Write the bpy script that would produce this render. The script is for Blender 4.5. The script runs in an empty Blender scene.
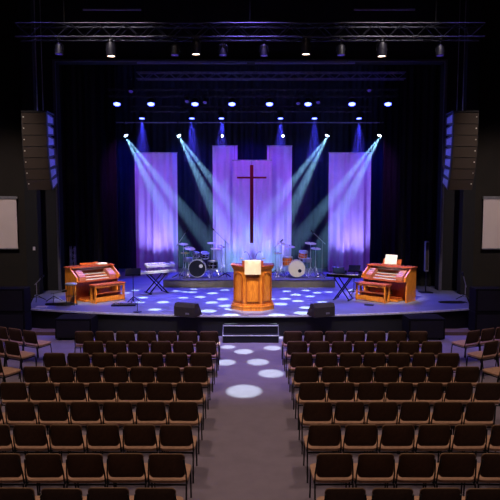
import bpy, bmesh, math, random
from mathutils import Vector, Matrix
random.seed(7)
S = bpy.context.scene
COL = S.collection
PI = math.pi

# ---------------------------------------------------------------- camera
F = 540.0; HZ = 207.0; CH = 3.82
TILT = math.atan((250 - HZ) / F)
cam = bpy.data.cameras.new('camera'); cam.sensor_width = 36; cam.lens = 36 * F / 500.0
cam.clip_end = 200
camo = bpy.data.objects.new('camera', cam); COL.objects.link(camo)
camo.location = (0, 0, CH); camo.rotation_euler = (PI / 2 - TILT, 0, 0)
S.camera = camo
ct, st = math.cos(TILT), math.sin(TILT)
def ray(px, py):
    u = (px - 250) / F; v = -(py - 250) / F
    return Vector((u, ct + v * st, -st + v * ct))
def at(px, py, d):            # point at distance d down the hall
    r = ray(px, py); k = d / r.y
    return Vector((r.x * k, d, CH + r.z * k))
def onz(px, py, z):           # point at height z
    r = ray(px, py); k = (z - CH) / r.z
    return Vector((r.x * k, r.y * k, z))

# ---------------------------------------------------------------- materials
def lin(c):
    return tuple(((x / 255) / 12.92 if x / 255 <= .04045 else ((x / 255 + .055) / 1.055) ** 2.4) for x in c) + (1,)
M = {}
def mat(name, col, rough=.6, metal=0, var=.15, scale=12, bump=0, bscale=200, spec=None, sheen=0, emit=None, estr=0):
    m = bpy.data.materials.new(name); m.use_nodes = True
    nt = m.node_tree; b = nt.nodes['Principled BSDF']
    b.inputs['Roughness'].default_value = rough; b.inputs['Metallic'].default_value = metal
    if spec is not None: b.inputs['Specular IOR Level'].default_value = spec
    if sheen: b.inputs['Sheen Weight'].default_value = sheen
    c = lin(col)
    tc = nt.nodes.new('ShaderNodeTexCoord')
    n = nt.nodes.new('ShaderNodeTexNoise'); n.inputs['Scale'].default_value = scale; n.inputs['Detail'].default_value = 3
    nt.links.new(tc.outputs['Object'], n.inputs['Vector'])
    r = nt.nodes.new('ShaderNodeValToRGB')
    r.color_ramp.elements[0].position = .3; r.color_ramp.elements[1].position = .7
    r.color_ramp.elements[0].color = tuple(x * (1 - var) for x in c[:3]) + (1,)
    r.color_ramp.elements[1].color = tuple(min(1, x * (1 + var)) for x in c[:3]) + (1,)
    nt.links.new(n.outputs['Fac'], r.inputs['Fac']); nt.links.new(r.outputs['Color'], b.inputs['Base Color'])
    if bump:
        n2 = nt.nodes.new('ShaderNodeTexNoise'); n2.inputs['Scale'].default_value = bscale
        nt.links.new(tc.outputs['Object'], n2.inputs['Vector'])
        bp = nt.nodes.new('ShaderNodeBump'); bp.inputs['Strength'].default_value = bump; bp.inputs['Distance'].default_value = .01
        nt.links.new(n2.outputs['Fac'], bp.inputs['Height']); nt.links.new(bp.outputs['Normal'], b.inputs['Normal'])
    if emit:
        b.inputs['Emission Color'].default_value = lin(emit); b.inputs['Emission Strength'].default_value = estr
    M[name] = m; return m
def woodmat(name, c1, c2, rough=.35, sc=(1.2, 1.2, 9)):
    m = bpy.data.materials.new(name); m.use_nodes = True
    nt = m.node_tree; b = nt.nodes['Principled BSDF']; b.inputs['Roughness'].default_value = rough
    tc = nt.nodes.new('ShaderNodeTexCoord'); mp = nt.nodes.new('ShaderNodeMapping')
    mp.inputs['Scale'].default_value = (9, 9, 1.3)
    n = nt.nodes.new('ShaderNodeTexNoise'); n.inputs['Scale'].default_value = 4; n.inputs['Detail'].default_value = 5; n.inputs['Distortion'].default_value = .6
    r = nt.nodes.new('ShaderNodeValToRGB')
    r.color_ramp.elements[0].position = .35; r.color_ramp.elements[1].position = .65
    r.color_ramp.elements[0].color = lin(c1); r.color_ramp.elements[1].color = lin(c2)
    nt.links.new(tc.outputs['Object'], mp.inputs['Vector']); nt.links.new(mp.outputs['Vector'], n.inputs['Vector'])
    nt.links.new(n.outputs['Fac'], r.inputs['Fac']); nt.links.new(r.outputs['Color'], b.inputs['Base Color'])
    M[name] = m
mat('carpet', (136, 126, 144), .95, var=.07, scale=3, bump=.5, bscale=300)
mat('stage_floor', (120, 122, 150), .42, var=.12, scale=2, bump=.05)
mat('fascia', (24, 24, 28), .7, scale=4)
mat('edge_metal', (240, 240, 245), .5, 0)
mat('wall_dark', (28, 23, 18), .9, scale=1.5, var=.2)
mat('wall_black', (20, 20, 24), .9, scale=2)
mat('ceiling_black', (18, 18, 20), .95, scale=2)
mat('drape_black', (12, 12, 15), .95, var=.2, scale=4, bump=.2)
mat('drape_back', (40, 42, 62), .95, var=.15, scale=3, bump=.2)
mat('panel_fabric', (196, 178, 216), .85, var=.04, scale=3, bump=.1, bscale=90)
mat('screen', (214, 200, 198), .8, var=.03, scale=2)
mat('black_metal', (22, 22, 25), .4, .3)
mat('truss_metal', (46, 46, 58), .45, .6)
mat('hoop_silver', (205, 205, 215), .4)
mat('chrome', (210, 210, 215), .36, .85, var=.05)
mat('silver_paint', (150, 150, 160), .4, .5)
mat('brass', (200, 160, 90), .35, .9, var=.1)
mat('chair_back', (86, 62, 46), .9, var=.15, scale=30, bump=.3, bscale=400)
mat('chair_seat', (186, 146, 122), .95, var=.12, scale=20, bump=.4, bscale=400)
mat('chair_rim', (150, 118, 92), .55, .1, var=.08)
mat('speaker_front', (50, 39, 30), .8, var=.1, scale=40, bump=.4, bscale=150)
mat('side_grey', (150, 150, 175), .5)
mat('speaker_case', (24, 24, 30), .55, var=.1)
mat('sub_black', (20, 20, 22), .9, spec=.2)
mat('wedge_black', (56, 50, 46), .8, bump=.3, bscale=250)
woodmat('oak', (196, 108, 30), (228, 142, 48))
woodmat('oak_shaded', (158, 78, 28), (188, 104, 42))  # darker oak, shade painted into the pulpit mouldings
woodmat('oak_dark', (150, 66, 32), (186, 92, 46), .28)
woodmat('oak_red', (160, 70, 44), (190, 96, 62), .25)
mat('ivory', (205, 200, 192), .3, var=.03)
mat('keys_black', (14, 14, 16), .3)
mat('stop_panel', (176, 104, 76), .5, var=.06)
mat('cream_cloth', (236, 214, 180), .85, var=.04, scale=20, bump=.2)
mat('paper', (240, 236, 220), .8, var=.03)
mat('white_plastic', (225, 222, 225), .35, var=.03)
mat('drum_orange', (214, 112, 48), .25, var=.15, scale=6)
mat('drum_black', (28, 26, 34), .25)
mat('drum_head_white', (235, 226, 205), .5, var=.03)
mat('drum_head_dark', (28, 30, 36), .3, var=.2)
mat('cymbal', (215, 190, 140), .42, .8, var=.1)
mat('cross_red', (128, 22, 30), .45, var=.1)
mat('stand_black', (16, 16, 20), .95, spec=.1)
mat('bar_lit_tone', (120, 116, 150), .5)  # paler purple tone stands in for light falling on the bars
mat('drum_head_grey', (120, 118, 130), .6)
mat('blue_screen', (20, 24, 60), .3)
mat('fixture_body', (30, 27, 42), .5, .2)
mat('lens_blue', (60, 80, 255), .2, emit=(60, 70, 255), estr=11)
mat('lens_white', (220, 240, 255), .2, emit=(200, 235, 255), estr=22)
mat('lens_warm', (255, 220, 190), .2, emit=(255, 214, 180), estr=7)
mat('lens_faint_glow', (60, 50, 110), .2, emit=(70, 50, 160), estr=.25)  # faint purple glow put into the lenses of unlit lamps
mat('floor_lens', (200, 180, 255), .2, emit=(170, 140, 255), estr=6)
mat('cable', (16, 16, 18), .6)
mat('tan_ledge', (120, 96, 80), .7)
mat('badge', (225, 225, 215), .5)

# ---------------------------------------------------------------- mesh builder
class MB:
    def __init__(s): s.bm = bmesh.new(); s.smooth = False
    def box(s, c, d, rz=0, rx=0, ry=0, bev=0):
        m = Matrix.Translation(c) @ Matrix.Rotation(rz, 4, 'Z') @ Matrix.Rotation(ry, 4, 'Y') @ Matrix.Rotation(rx, 4, 'X') @ Matrix.Diagonal((*d, 1))
        g = bmesh.ops.create_cube(s.bm, size=1, matrix=m)
        if bev:
            es = {e for v in g['verts'] for e in v.link_edges}
            bmesh.ops.bevel(s.bm, geom=list(es), offset=bev, segments=2, affect='EDGES', profile=.6)
        return s
    def cyl(s, a, b, r, r2=None, n=10):
        a, b = Vector(a), Vector(b); d = b - a
        q = d.to_track_quat('Z', 'Y').to_matrix().to_4x4()
        m = Matrix.Translation((a + b) / 2) @ q
        bmesh.ops.create_cone(s.bm, cap_ends=True, segments=n, radius1=r, radius2=r if r2 is None else r2, depth=d.length, matrix=m)
        return s
    def path(s, pts, r, n=6):
        pts = [Vector(p) for p in pts]; rings = []
        for i, p in enumerate(pts):
            d = (pts[min(i + 1, len(pts) - 1)] - pts[max(i - 1, 0)]).normalized()
            q = d.to_track_quat('Z', 'Y')
            rings.append([s.bm.verts.new(p + q @ Vector((r * math.cos(2 * PI * k / n), r * math.sin(2 * PI * k / n), 0))) for k in range(n)])
        for a, b in zip(rings, rings[1:]):
            for k in range(n): s.bm.faces.new((a[k], a[(k + 1) % n], b[(k + 1) % n], b[k]))
        s.bm.faces.new(rings[0][::-1]); s.bm.faces.new(rings[-1]); return s
    def lathe(s, prof, c=(0, 0, 0), rot=None, n=28):     # prof [(r,z)]
        mt = Matrix.Translation(c) @ (rot.to_4x4() if rot else Matrix.Identity(4)); rings = []
        for r, z in prof:
            rings.append([s.bm.verts.new(mt @ Vector((max(r, 1e-4) * math.cos(2 * PI * k / n), max(r, 1e-4) * math.sin(2 * PI * k / n), z))) for k in range(n)])
        for a, b in zip(rings, rings[1:]):
            for k in range(n): s.bm.faces.new((a[k], a[(k + 1) % n], b[(k + 1) % n], b[k]))
        s.bm.faces.new(rings[0][::-1]); s.bm.faces.new(rings[-1]); return s
    def prism(s, poly, a, b, axis='z'):                  # polygon extruded between a and b on an axis
        def P(u, v, w):
            return {'z': (u, v, w), 'x': (w, u, v), 'y': (u, w, v)}[axis]
        A = [s.bm.verts.new(P(u, v, a)) for u, v in poly]; B = [s.bm.verts.new(P(u, v, b)) for u, v in poly]
        n = len(poly)
        s.bm.faces.new(A[::-1]); s.bm.faces.new(B)
        for k in range(n): s.bm.faces.new((A[k], A[(k + 1) % n], B[(k + 1) % n], B[k]))
        return s
    def pillow(s, w, h, rc, t, M4, curve=0, puff=.5, smile=0):
        """rounded-rectangle pad, local x = width, y = height, z = thickness"""
        out = []
        for cx, cy, a0 in ((w / 2 - rc, h / 2 - rc, 0), (-w / 2 + rc, h / 2 - rc, 90), (-w / 2 + rc, -h / 2 + rc, 180), (w / 2 - rc, -h / 2 + rc, 270)):
            for k in range(6):
                a = math.radians(a0 + 18 * k); out.append((cx + rc * math.cos(a), cy + rc * math.sin(a)))
        def pt(x, y, z): return s.bm.verts.new(M4 @ Vector((x, y - (smile * (1 - 4 * x * x / w / w) if y < 0 else 0), z + curve * (x * x) / (w * w / 4))))
        rings = []
        for sc, z in ((.5, -t / 2), (.93, -t / 2 * (1 - .2 * puff)), (1, -t / 4), (1, t / 4), (.93, t / 2 * (1 - .2 * puff)), (.5, t / 2)):
            rings.append([pt(x * sc, y * sc, z) for x, y in out])
        n = len(out)
        for a, b in zip(rings, rings[1:]):
            for k in range(n): s.bm.faces.new((a[k], a[(k + 1) % n], b[(k + 1) % n], b[k]))
        c0 = pt(0, 0, -t / 2); c1 = pt(0, 0, t / 2)
        for k in range(n):
            s.bm.faces.new((c0, rings[0][(k + 1) % n], rings[0][k])); s.bm.faces.new((c1, rings[-1][k], rings[-1][(k + 1) % n]))
        return s
    def build(s, name, m, parent=None, loc=None, smooth=False):
        me = bpy.data.meshes.new(name)
        bmesh.ops.recalc_face_normals(s.bm, faces=s.bm.faces)
        s.bm.to_mesh(me); s.bm.free()
        me.materials.append(M[m])
        if smooth:
            for p in me.polygons: p.use_smooth = True
            try: me.set_sharp_from_angle(angle=math.radians(40))
            except Exception: pass
        o = bpy.data.objects.new(name, me); COL.objects.link(o)
        if parent: o.parent = parent
        if loc: o.location = loc
        return o
def thing(name, label, cat, loc=(0, 0, 0), rz=0, group=None):
    o = bpy.data.objects.new(name, None); COL.objects.link(o)
    o.location = loc; o.rotation_euler = (0, 0, rz); o.empty_display_size = .2
    o['label'] = label; o['category'] = cat
    if group: o['group'] = group
    return o
def tag(o, label, cat, group=None):
    o['label'] = label; o['category'] = cat
    if group: o['group'] = group
    return o
def struct(o): o['kind'] = 'structure'; return o
def dup(o, parent=None):
    c = o.copy(); COL.objects.link(c)
    if parent: c.parent = parent
    for ch in list(o.children): dup(ch, c)
    return c
ORD = ['first', 'second', 'third', 'fourth', 'fifth', 'sixth', 'seventh', 'eighth', 'ninth', 'tenth', 'eleventh', 'twelfth']

# ---------------------------------------------------------------- lamps
def look(o, p, t):
    o.location = p; o.rotation_euler = (Vector(t) - Vector(p)).to_track_quat('-Z', 'Y').to_euler()
def spot(name, p, t, power, col, ang, blend=.5, rad=.05):
    l = bpy.data.lights.new(name, 'SPOT'); l.energy = power; l.color = col
    l.spot_size = math.radians(ang); l.spot_blend = blend; l.shadow_soft_size = rad
    o = bpy.data.objects.new(name, l); COL.objects.link(o); look(o, p, t); return o

# ================================================================ ROOM
SZ = .62                       # stage height
struct(MB().box((0, 11.5, -.05), (24, 35, .1)).build('floor', 'carpet'))
struct(MB().box((0, 11.5, 12.65), (24, 35, .1)).build('ceiling', 'ceiling_black'))
struct(MB().box((-11.9, 11.5, 6.3), (.2, 35, 12.6)).build('wall_left', 'wall_dark'))
struct(MB().box((11.9, 11.5, 6.3), (.2, 35, 12.6)).build('wall_right', 'wall_dark'))
struct(MB().box((0, 28.9, 6.3), (24, .2, 12.6)).build('wall_back', 'wall_black'))
struct(MB().box((0, -5.9, 6.3), (24, .2, 12.6)).build('wall_rear', 'wall_dark'))
PY = 20.6                      # proscenium wall plane
zh = at(250, 62, PY).z; xl = at(58, 150, PY).x; xr = at(442, 150, PY).x
struct(MB().box(((xl - 11.8) / 2, PY + .2, 6.3), (11.8 + xl, .4, 12.6)).build('wall_proscenium_left', 'wall_black'))
struct(MB().box(((xr + 11.8) / 2, PY + .2, 6.3), (11.8 - xr, .4, 12.6)).build('wall_proscenium_right', 'wall_black'))
struct(MB().box(((xl + xr) / 2, PY + .2, (zh + 12.6) / 2), (xr - xl, .4, 12.6 - zh)).build('wall_proscenium_header', 'wall_black'))
mat('frame_paint', (78, 76, 92), .6)
struct(MB().box((xl - .05, PY - .04, zh / 2 + .3), (.1, .08, zh - .6)).build('trim_1', 'frame_paint'))
struct(MB().box((xr + .05, PY - .04, zh / 2 + .3), (.1, .08, zh - .6)).build('trim_2', 'frame_paint'))
struct(MB().box(((xl + xr) / 2, PY - .04, zh + .04), (xr - xl + .2, .08, .08)).build('trim_3', 'frame_paint'))
# splayed front walls carrying the screens, and the pilasters beside them
for sx, nm in ((-1, 'left'), (1, 'right')):
    xs = at(250 + sx * 224, 150, 19.9).x
    struct(MB().box(((xs + sx * 11.8) / 2, 20.1, 6.3), (abs(sx * 11.8 - xs), .4, 12.6)).build('wall_front_' + nm, 'wall_dark'))
    xp = at(250 + sx * 219, 200, 19.6).x
    struct(MB().box((xp, 19.75, 6.3), (.44, .36, 12.6), bev=.01).build('wall_pilaster_' + nm, 'wall_black'))

# stage deck with a shallow curved front
fr = []
xc0, yc0, yc1 = 6.98, 16.85, 15.72
R = (xc0 ** 2 + (yc0 - yc1) ** 2) / (2 * (yc0 - yc1))
for k in range(41):
    x = -xc0 + 2 * xc0 * k / 40; y = (yc1 + R) - math.sqrt(R * R - x * x); fr.append((x, y))
deck = fr + [(8.2, 20.55), (9.5, 20.55), (9.5, 28.7), (-9.5, 28.7), (-9.5, 20.55), (-8.2, 20.55)]
b = MB(); b.prism(deck, SZ - .05, SZ); struct(b.build('floor_stage', 'stage_floor'))
inn = [(x * .995, y + .05) for x, y in fr]
b = MB(); b.prism(inn + [(6.9, 20.5), (-6.9, 20.5)], 0, SZ - .05); struct(b.build('wall_stage_front', 'fascia'))
b = MB()
b.prism([(x, y - .012) for x, y in fr] + [(x, y + .03) for x, y in fr[::-1]], SZ + .001, SZ + .014)
b.prism([(x, y - .03) for x, y in fr] + [(x, y - .001) for x, y in fr[::-1]], SZ - .035, SZ + .014)
struct(b.build('trim_4', 'edge_metal'))
# steps
stp = thing('stage_steps', 'black stage steps with white edge strips at the end of the aisle', 'steps', (0.02, 0, 0))
for k, (z, y0) in enumerate(((.2, 14.98), (.41, 15.3))):
    w = 1.56
    MB().box((0, (y0 + 15.66) / 2, z / 2 if k == 0 else z / 2 + .1), (w, 15.66 - y0, z if k == 0 else .21 - .002), bev=.004).build('step', 'fascia', stp)
    MB().box((0, y0 + .0, z + .006), (w + .02, .05, .016)).build('edge_strip', 'edge_metal', stp)
for s in (-1, 1):
    b = MB(); b.cyl((s * .79, 15.0, 0), (s * .79, 15.0, .22), .012); b.cyl((s * .79, 15.32, 0), (s * .79, 15.32, .45), .012)
    b.path([(s * .79, 15.0, .215), (s * .79, 15.32, .43)], .01); b.build('side_rail', 'silver_paint', stp)
# pale ledges along the floor at stage foot
for sx, nm, t in ((-1, 'left', 5), (1, 'right', 6)):
    struct(MB().box((sx * 6.0, 16.1, .05), (1.9, .45, .1)).build('trim_%d' % t, 'tan_ledge'))

# ================================================================ DRAPES
def drape(name, label, cat, x0, x1, y, z0, z1, m, fold=.18, amp=.06, seed=0, rod=False, group=None, gather=0):
    rnd = random.Random(seed); w = x1 - x0; n = max(24, int(w / .025)); th = .012
    ph = [rnd.uniform(0, 6.28) for _ in range(5)]
    def off(u, t):
        a = math.sin(2 * PI * u / fold + ph[0] + .8 * math.sin(u * 2.1 + ph[1])) * (.5 + .5 * math.sin(u * 3.3 / max(w, .5) * 2 + ph[2]) ** 2)
        a2 = math.sin(2 * PI * u / (fold * 2.7) + ph[3] + t * .5)
        return amp * (.35 + .65 * (1 - t)) * (a + .8 * a2)
    root = thing(name, label, cat, ((x0 + x1) / 2, y, z0), 0, group) if rod else None
    bm = MB(); rows = 14; V = [[], []]
    cx = 0 if rod else (x0 + x1) / 2; cy = 0 if rod else y; cz = 0 if rod else z0
    for j in range(rows + 1):
        t = j / rows
        for sd in (0, 1):
            V[sd].append([bm.bm.verts.new((cx - w / 2 + w * i / n, cy + off(w * i / n, t) + sd * th, cz + (z1 - z0) * t)) for i in range(n + 1)])
    for sd in (0, 1):
        for j in range(rows):
            for i in range(n):
                bm.bm.faces.new((V[sd][j][i], V[sd][j][i + 1], V[sd][j + 1][i + 1], V[sd][j + 1][i]))
    for i in range(n):
        for j in (0, rows): bm.bm.faces.new((V[0][j][i], V[0][j][i + 1], V[1][j][i + 1], V[1][j][i]))
    for j in range(rows):
        for i in (0, n): bm.bm.faces.new((V[0][j][i], V[0][j + 1][i], V[1][j + 1][i], V[1][j][i]))
    o = bm.build('fabric' if rod else name, m, root, smooth=True)
    if rod:
        MB().cyl((-w / 2 - .02, .006, z1 - z0 + .01), (w / 2 + .02, .006, z1 - z0 + .01), .03, n=12).build('rod', 'silver_paint', root)
        for s in (-1, 1):
            MB().cyl((s * (w / 2 - .1), .006, z1 - z0 + .04), (s * (w / 2 - .1), .006, 9.6 - z0), .006, n=6).build('hanging_wire', 'cable', root)
        return root
    return tag(o, label, cat, group)
def pan(px0, px1, pyt, d, z0, seed, label):
    a = at(px0, pyt, d); c = at(px1, pyt, d)
    return drape('fabric_panel', label, 'banner', a.x, c.x, d, z0, a.z, 'panel_fabric', .34, .11, seed, True)
pan(134.5, 177, 153, 26.5, SZ + .02, 3, 'tall purple-lit fabric panel standing alone at the left, behind white keyboards')
pan(329, 371.5, 153, 26.5, SZ + .02, 5, 'tall purple-lit fabric panel standing alone at the right, behind black keyboard')
pan(212.5, 237.5, 146, 26.3, SZ + .02, 8, 'tall narrow purple-lit panel left of the cross, behind the black drums')
pan(267, 292, 146, 26.3, SZ + .02, 9, 'tall narrow purple-lit panel right of the cross, behind the orange drums')
pan(232.5, 271.5, 160.5, 25.85, SZ + .02, 12, 'middle lower purple-lit fabric panel directly behind the red cross')
drape('stage_curtain', 'dark blue-black backdrop curtain across the whole stage rear behind the panels', 'curtain', -9.3, 9.3, 27.9, SZ + .02, 11.5, 'drape_back', .3, .08, 1)
G = 'black side curtains'
drape('stage_curtain', 'black side curtain just inside the left stage frame, behind the left organ', 'curtain', -7.9, -5.95, 21.6, SZ + .02, 11.4, 'drape_black', .26, .09, 21, group=G)
drape('stage_curtain', 'black side curtain just inside the right stage frame, behind the right organ', 'curtain', 5.95, 7.9, 21.6, SZ + .02, 11.4, 'drape_black', .26, .09, 22, group=G)
drape('stage_curtain', 'black side curtain further upstage at left, beside the lone left panel', 'curtain', -8.2, -6.1, 25.0, SZ + .02, 11.4, 'drape_black', .3, .09, 23, group=G)
drape('stage_curtain', 'black side curtain further upstage at right, beside the lone right panel', 'curtain', 6.1, 8.2, 25.0, SZ + .02, 11.4, 'drape_black', .3, .09, 24, group=G)

# thin stage haze, put only in cones shaped around the lamp beams
hm = bpy.data.materials.new('haze'); hm.use_nodes = True
for n_ in list(hm.node_tree.nodes):
    if n_.type == 'BSDF_PRINCIPLED': hm.node_tree.nodes.remove(n_)
vs = hm.node_tree.nodes.new('ShaderNodeVolumeScatter'); vs.inputs['Density'].default_value = .066; vs.inputs['Anisotropy'].default_value = .1
hm.node_tree.links.new(vs.outputs[0], hm.node_tree.nodes['Material Output'].inputs['Volume']); M['haze'] = hm
def haze(p, tgt, r0, rx, ry, label, group):
    b = MB(); n = 24; A = []; B = []
    for k in range(n):
        a = 2 * PI * k / n
        A.append(b.bm.verts.new((p[0] + r0 * math.cos(a), p[1] + r0 * math.sin(a), p[2])))
        B.append(b.bm.verts.new((tgt[0] + rx * math.cos(a), tgt[1] + ry * math.sin(a), tgt[2])))
    for k in range(n): b.bm.faces.new((A[k], A[(k + 1) % n], B[(k + 1) % n], B[k]))
    b.bm.faces.new(A[::-1]); b.bm.faces.new(B)
    o = tag(b.build('light_haze', 'haze'), label, 'haze', group); o['kind'] = 'stuff'; return o

# ---- cross
ctop = at(251.7, 165, 24.15); cbot = at(251.7, 243, 24.15); cb = at(251.7, 177.6, 24.15); cx0 = at(237, 177, 24.15).x; cx1 = at(266.5, 177, 24.15).x
cr = thing('cross', 'dark red wooden cross hanging in front of the middle purple panel', 'cross', (ctop.x, 24.15, cbot.z))
hh = ctop.z - cbot.z
MB().box((0, 0, hh / 2), (.15, .1, hh), bev=.008).build('upright', 'cross_red', cr)
MB().box((-.075 - (ctop.x - .075 - cx0) / 2, 0, cb.z - cbot.z), (ctop.x - .075 - cx0, .09, .085), bev=.006).build('cross_arm', 'cross_red', cr)
MB().box((.075 + (cx1 - ctop.x - .075) / 2, 0, cb.z - cbot.z), (cx1 - ctop.x - .075, .09, .085), bev=.006).build('cross_arm', 'cross_red', cr)
MB().cyl((0, 0, hh), (0, 0, 9.5 - cbot.z), .005, n=6).build('hanging_wire', 'cable', cr)

# ================================================================ RISER
ra = onz(163, 287.5, SZ); rb = onz(335.5, 287.5, SZ); RY = ra.y; RZ = SZ + .31
ris = thing('drum_riser', 'long low grey-fronted riser carrying both drum kits behind the pulpit', 'platform', ((ra.x + rb.x) / 2, RY, SZ))
w = rb.x - ra.x
mat('riser_front', (130, 122, 104), .7, var=.1, scale=5)
MB().box((0, 1.3, .14), (w - .02, 2.56, .28)).build('riser_base', 'riser_front', ris)
mat('riser_carpet', (88, 84, 120), .9, var=.2, scale=12, bump=.4)
MB().box((0, 1.29, .2951), (w, 2.6, .03), bev=.004).build('riser_top', 'riser_carpet', ris)

# ================================================================ PULPIT
pc = onz(252.7, 311, SZ)
pul = thing('pulpit', 'large honey oak faceted pulpit at centre stage with arched side panels', 'pulpit', (pc.x, pc.y + .42, SZ))
def plan(k, off=0): # faceted plan
    return [(-.26 * k, -.40 * k - off), (.26 * k, -.40 * k - off), (.60 * k, -.08 * k), (.60 * k, .36 * k), (-.60 * k, .36 * k), (-.60 * k, -.08 * k)]
b = MB(); b.prism(plan(1.08), 0, .10); b.build('plinth', 'oak', pul)
b = MB(); b.prism(plan(1.10), .10, .13); b.prism(plan(1.04), .13, .19); b.build('base_moulding', 'oak', pul)
b = MB(); b.prism(plan(.97), .19, 1.22); b.build('body', 'oak', pul)
b = MB(); b.prism(plan(1.0), 1.22, 1.25); b.prism(plan(1.05), 1.25, 1.31); b.build('cornice', 'oak', pul)
b = MB(); b.prism(plan(1.1), 1.31, 1.355); b.build('top_board', 'oak_red', pul)
# raised panels; centre and arched sides
def facet_panel(p0, p1, arch, parent):
    p0, p1 = Vector((*p0, 0)), Vector((*p1, 0)); d = (p1 - p0); L = d.length; d.normalize(); nrm = Vector((d.y, -d.x, 0))
    def W(u, z, o): q = p0 + d * u + nrm * o; return (q.x, q.y, z)
    def outline(m, zt):
        pts = [(m, .27), (L - m, .27)]
        if arch:
            r = (L - 2 * m) / 2
            pts += [(L / 2 + r * math.cos(a), zt - r + r * math.sin(a)) for a in [PI * k / 12 for k in range(13)]]
        else: pts += [(L - m, zt), (m, zt)]
        return pts
    b = MB()
    zt = 1.14 if arch else .98
    o1 = outline(.05, zt); o2 = outline(.08, zt - .03)
    A = [b.bm.verts.new(W(u, z, -.005)) for u, z in o1]; B = [b.bm.verts.new(W(u, z, .03)) for u, z in o1]
    C = [b.bm.verts.new(W(u, z, .03)) for u, z in o2]; D = [b.bm.verts.new(W(u, z, .004)) for u, z in o2]
    n = len(o1)
    for X, Y in ((A, B), (B, C), (C, D)):
        for k in range(n): b.bm.faces.new((X[k], X[(k + 1) % n], Y[(k + 1) % n], Y[k]))
    b.build('arched_moulding' if arch else 'panel_moulding', 'oak_shaded', parent)
    o3 = outline(.12, zt - .065)
    b = MB(); A = [b.bm.verts.new(W(u, z, -.004)) for u, z in o3]; B = [b.bm.verts.new(W(u, z, .012)) for u, z in o3]
    for k in range(len(o3)): b.bm.faces.new((A[k], A[(k + 1) % len(o3)], B[(k + 1) % len(o3)], B[k]))
    b.bm.faces.new(B); b.build('raised_panel', 'oak', parent)
pl = plan(.97)
facet_panel(pl[0], pl[1], False, pul); facet_panel(pl[1], pl[2], True, pul); facet_panel(pl[5], pl[0], True, pul)
b = MB(); b.box((0, -.405, 1.10), (.40, .05, .14)); b.build('recess_shade_board', 'oak_dark', pul)  # dark board painted as the shade of a recess below the cloth
# sloping reading desk
b = MB(); b.prism([(-.36, 1.356), (.25, 1.356), (.25, 1.40), (-.36, 1.50)], -.32, .32, 'x'); b.build('reading_desk', 'oak_red', pul)
# cloth
b = MB(); cl = [(-.30, 1.502), (-.44, 1.512), (-.468, 1.49), (-.47, 1.40), (-.468, 1.25), (-.466, 1.08)]
cl2 = [(.22, 1.417)] + cl
n = 16
def clothv(i, j, o):
    x = -.25 + .5 * i / n; y, z = cl2[j]
    fy = .008 * math.sin(x * 26 + j) * (1 if j > 3 else .1)
    return (x, y - o - fy if j > 1 else y, z + (o if j <= 2 else 0))
V0 = [[b.bm.verts.new(clothv(i, j, 0)) for i in range(n + 1)] for j in range(7)]
V1 = [[b.bm.verts.new(clothv(i, j, .008)) for i in range(n + 1)] for j in range(7)]
for V in (V0, V1):
    for j in range(6):
        for i in range(n): b.bm.faces.new((V[j][i], V[j][i + 1], V[j + 1][i + 1], V[j + 1][i]))
for j in range(6):
    for i in (0, n): b.bm.faces.new((V0[j][i], V0[j + 1][i], V1[j + 1][i], V1[j][i]))
for i in range(n):
    for j in (0, 6): b.bm.faces.new((V0[j][i], V0[j][i + 1], V1[j][i + 1], V1[j][i]))
tag(b.build('pulpit_cloth', 'cream_cloth', None, (pc.x, pc.y + .42, SZ + .057), smooth=True), 'plain cream cloth hanging over the front of the oak pulpit', 'cloth')
pul.scale = (1.03, 1.0, 1.035)
# papers and gooseneck microphones
for s, lb in ((-1, 'white paper lying on the pulpit top, left of the cream cloth'), (1, 'white paper lying on the pulpit top, right of the cream cloth')):
    tag(MB().box((0, 0, 0), (.13, .26, .02), rx=-.15).build('paper_stack', 'paper', None, (pc.x + s * .34, pc.y + .42 - .08, SZ + 1.60)), lb, 'paper')
for s, lb in ((-1, 'thin black gooseneck microphone on the pulpit, left one'), (1, 'thin black gooseneck microphone on the pulpit, right one')):
    t = thing('gooseneck_microphone', lb, 'microphone', (pc.x + s * .06, pc.y + .42 + .31, SZ + 1.405), 0, 'gooseneck microphones on the pulpit')
    MB().cyl((0, 0, 0), (0, 0, .025), .03).build('base', 'black_metal', t)
    pts = [(0, 0, .02), (s * .03, 0, .2), (s * .08, -.03, .32), (s * .14, -.09, .38), (s * .17, -.14, .38)]
    MB().path(pts, .007).build('gooseneck', 'black_metal', t)
    MB().cyl(pts[-1], (s * .19, -.19, .37), .016).build('capsule', 'black_metal', t)

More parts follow.
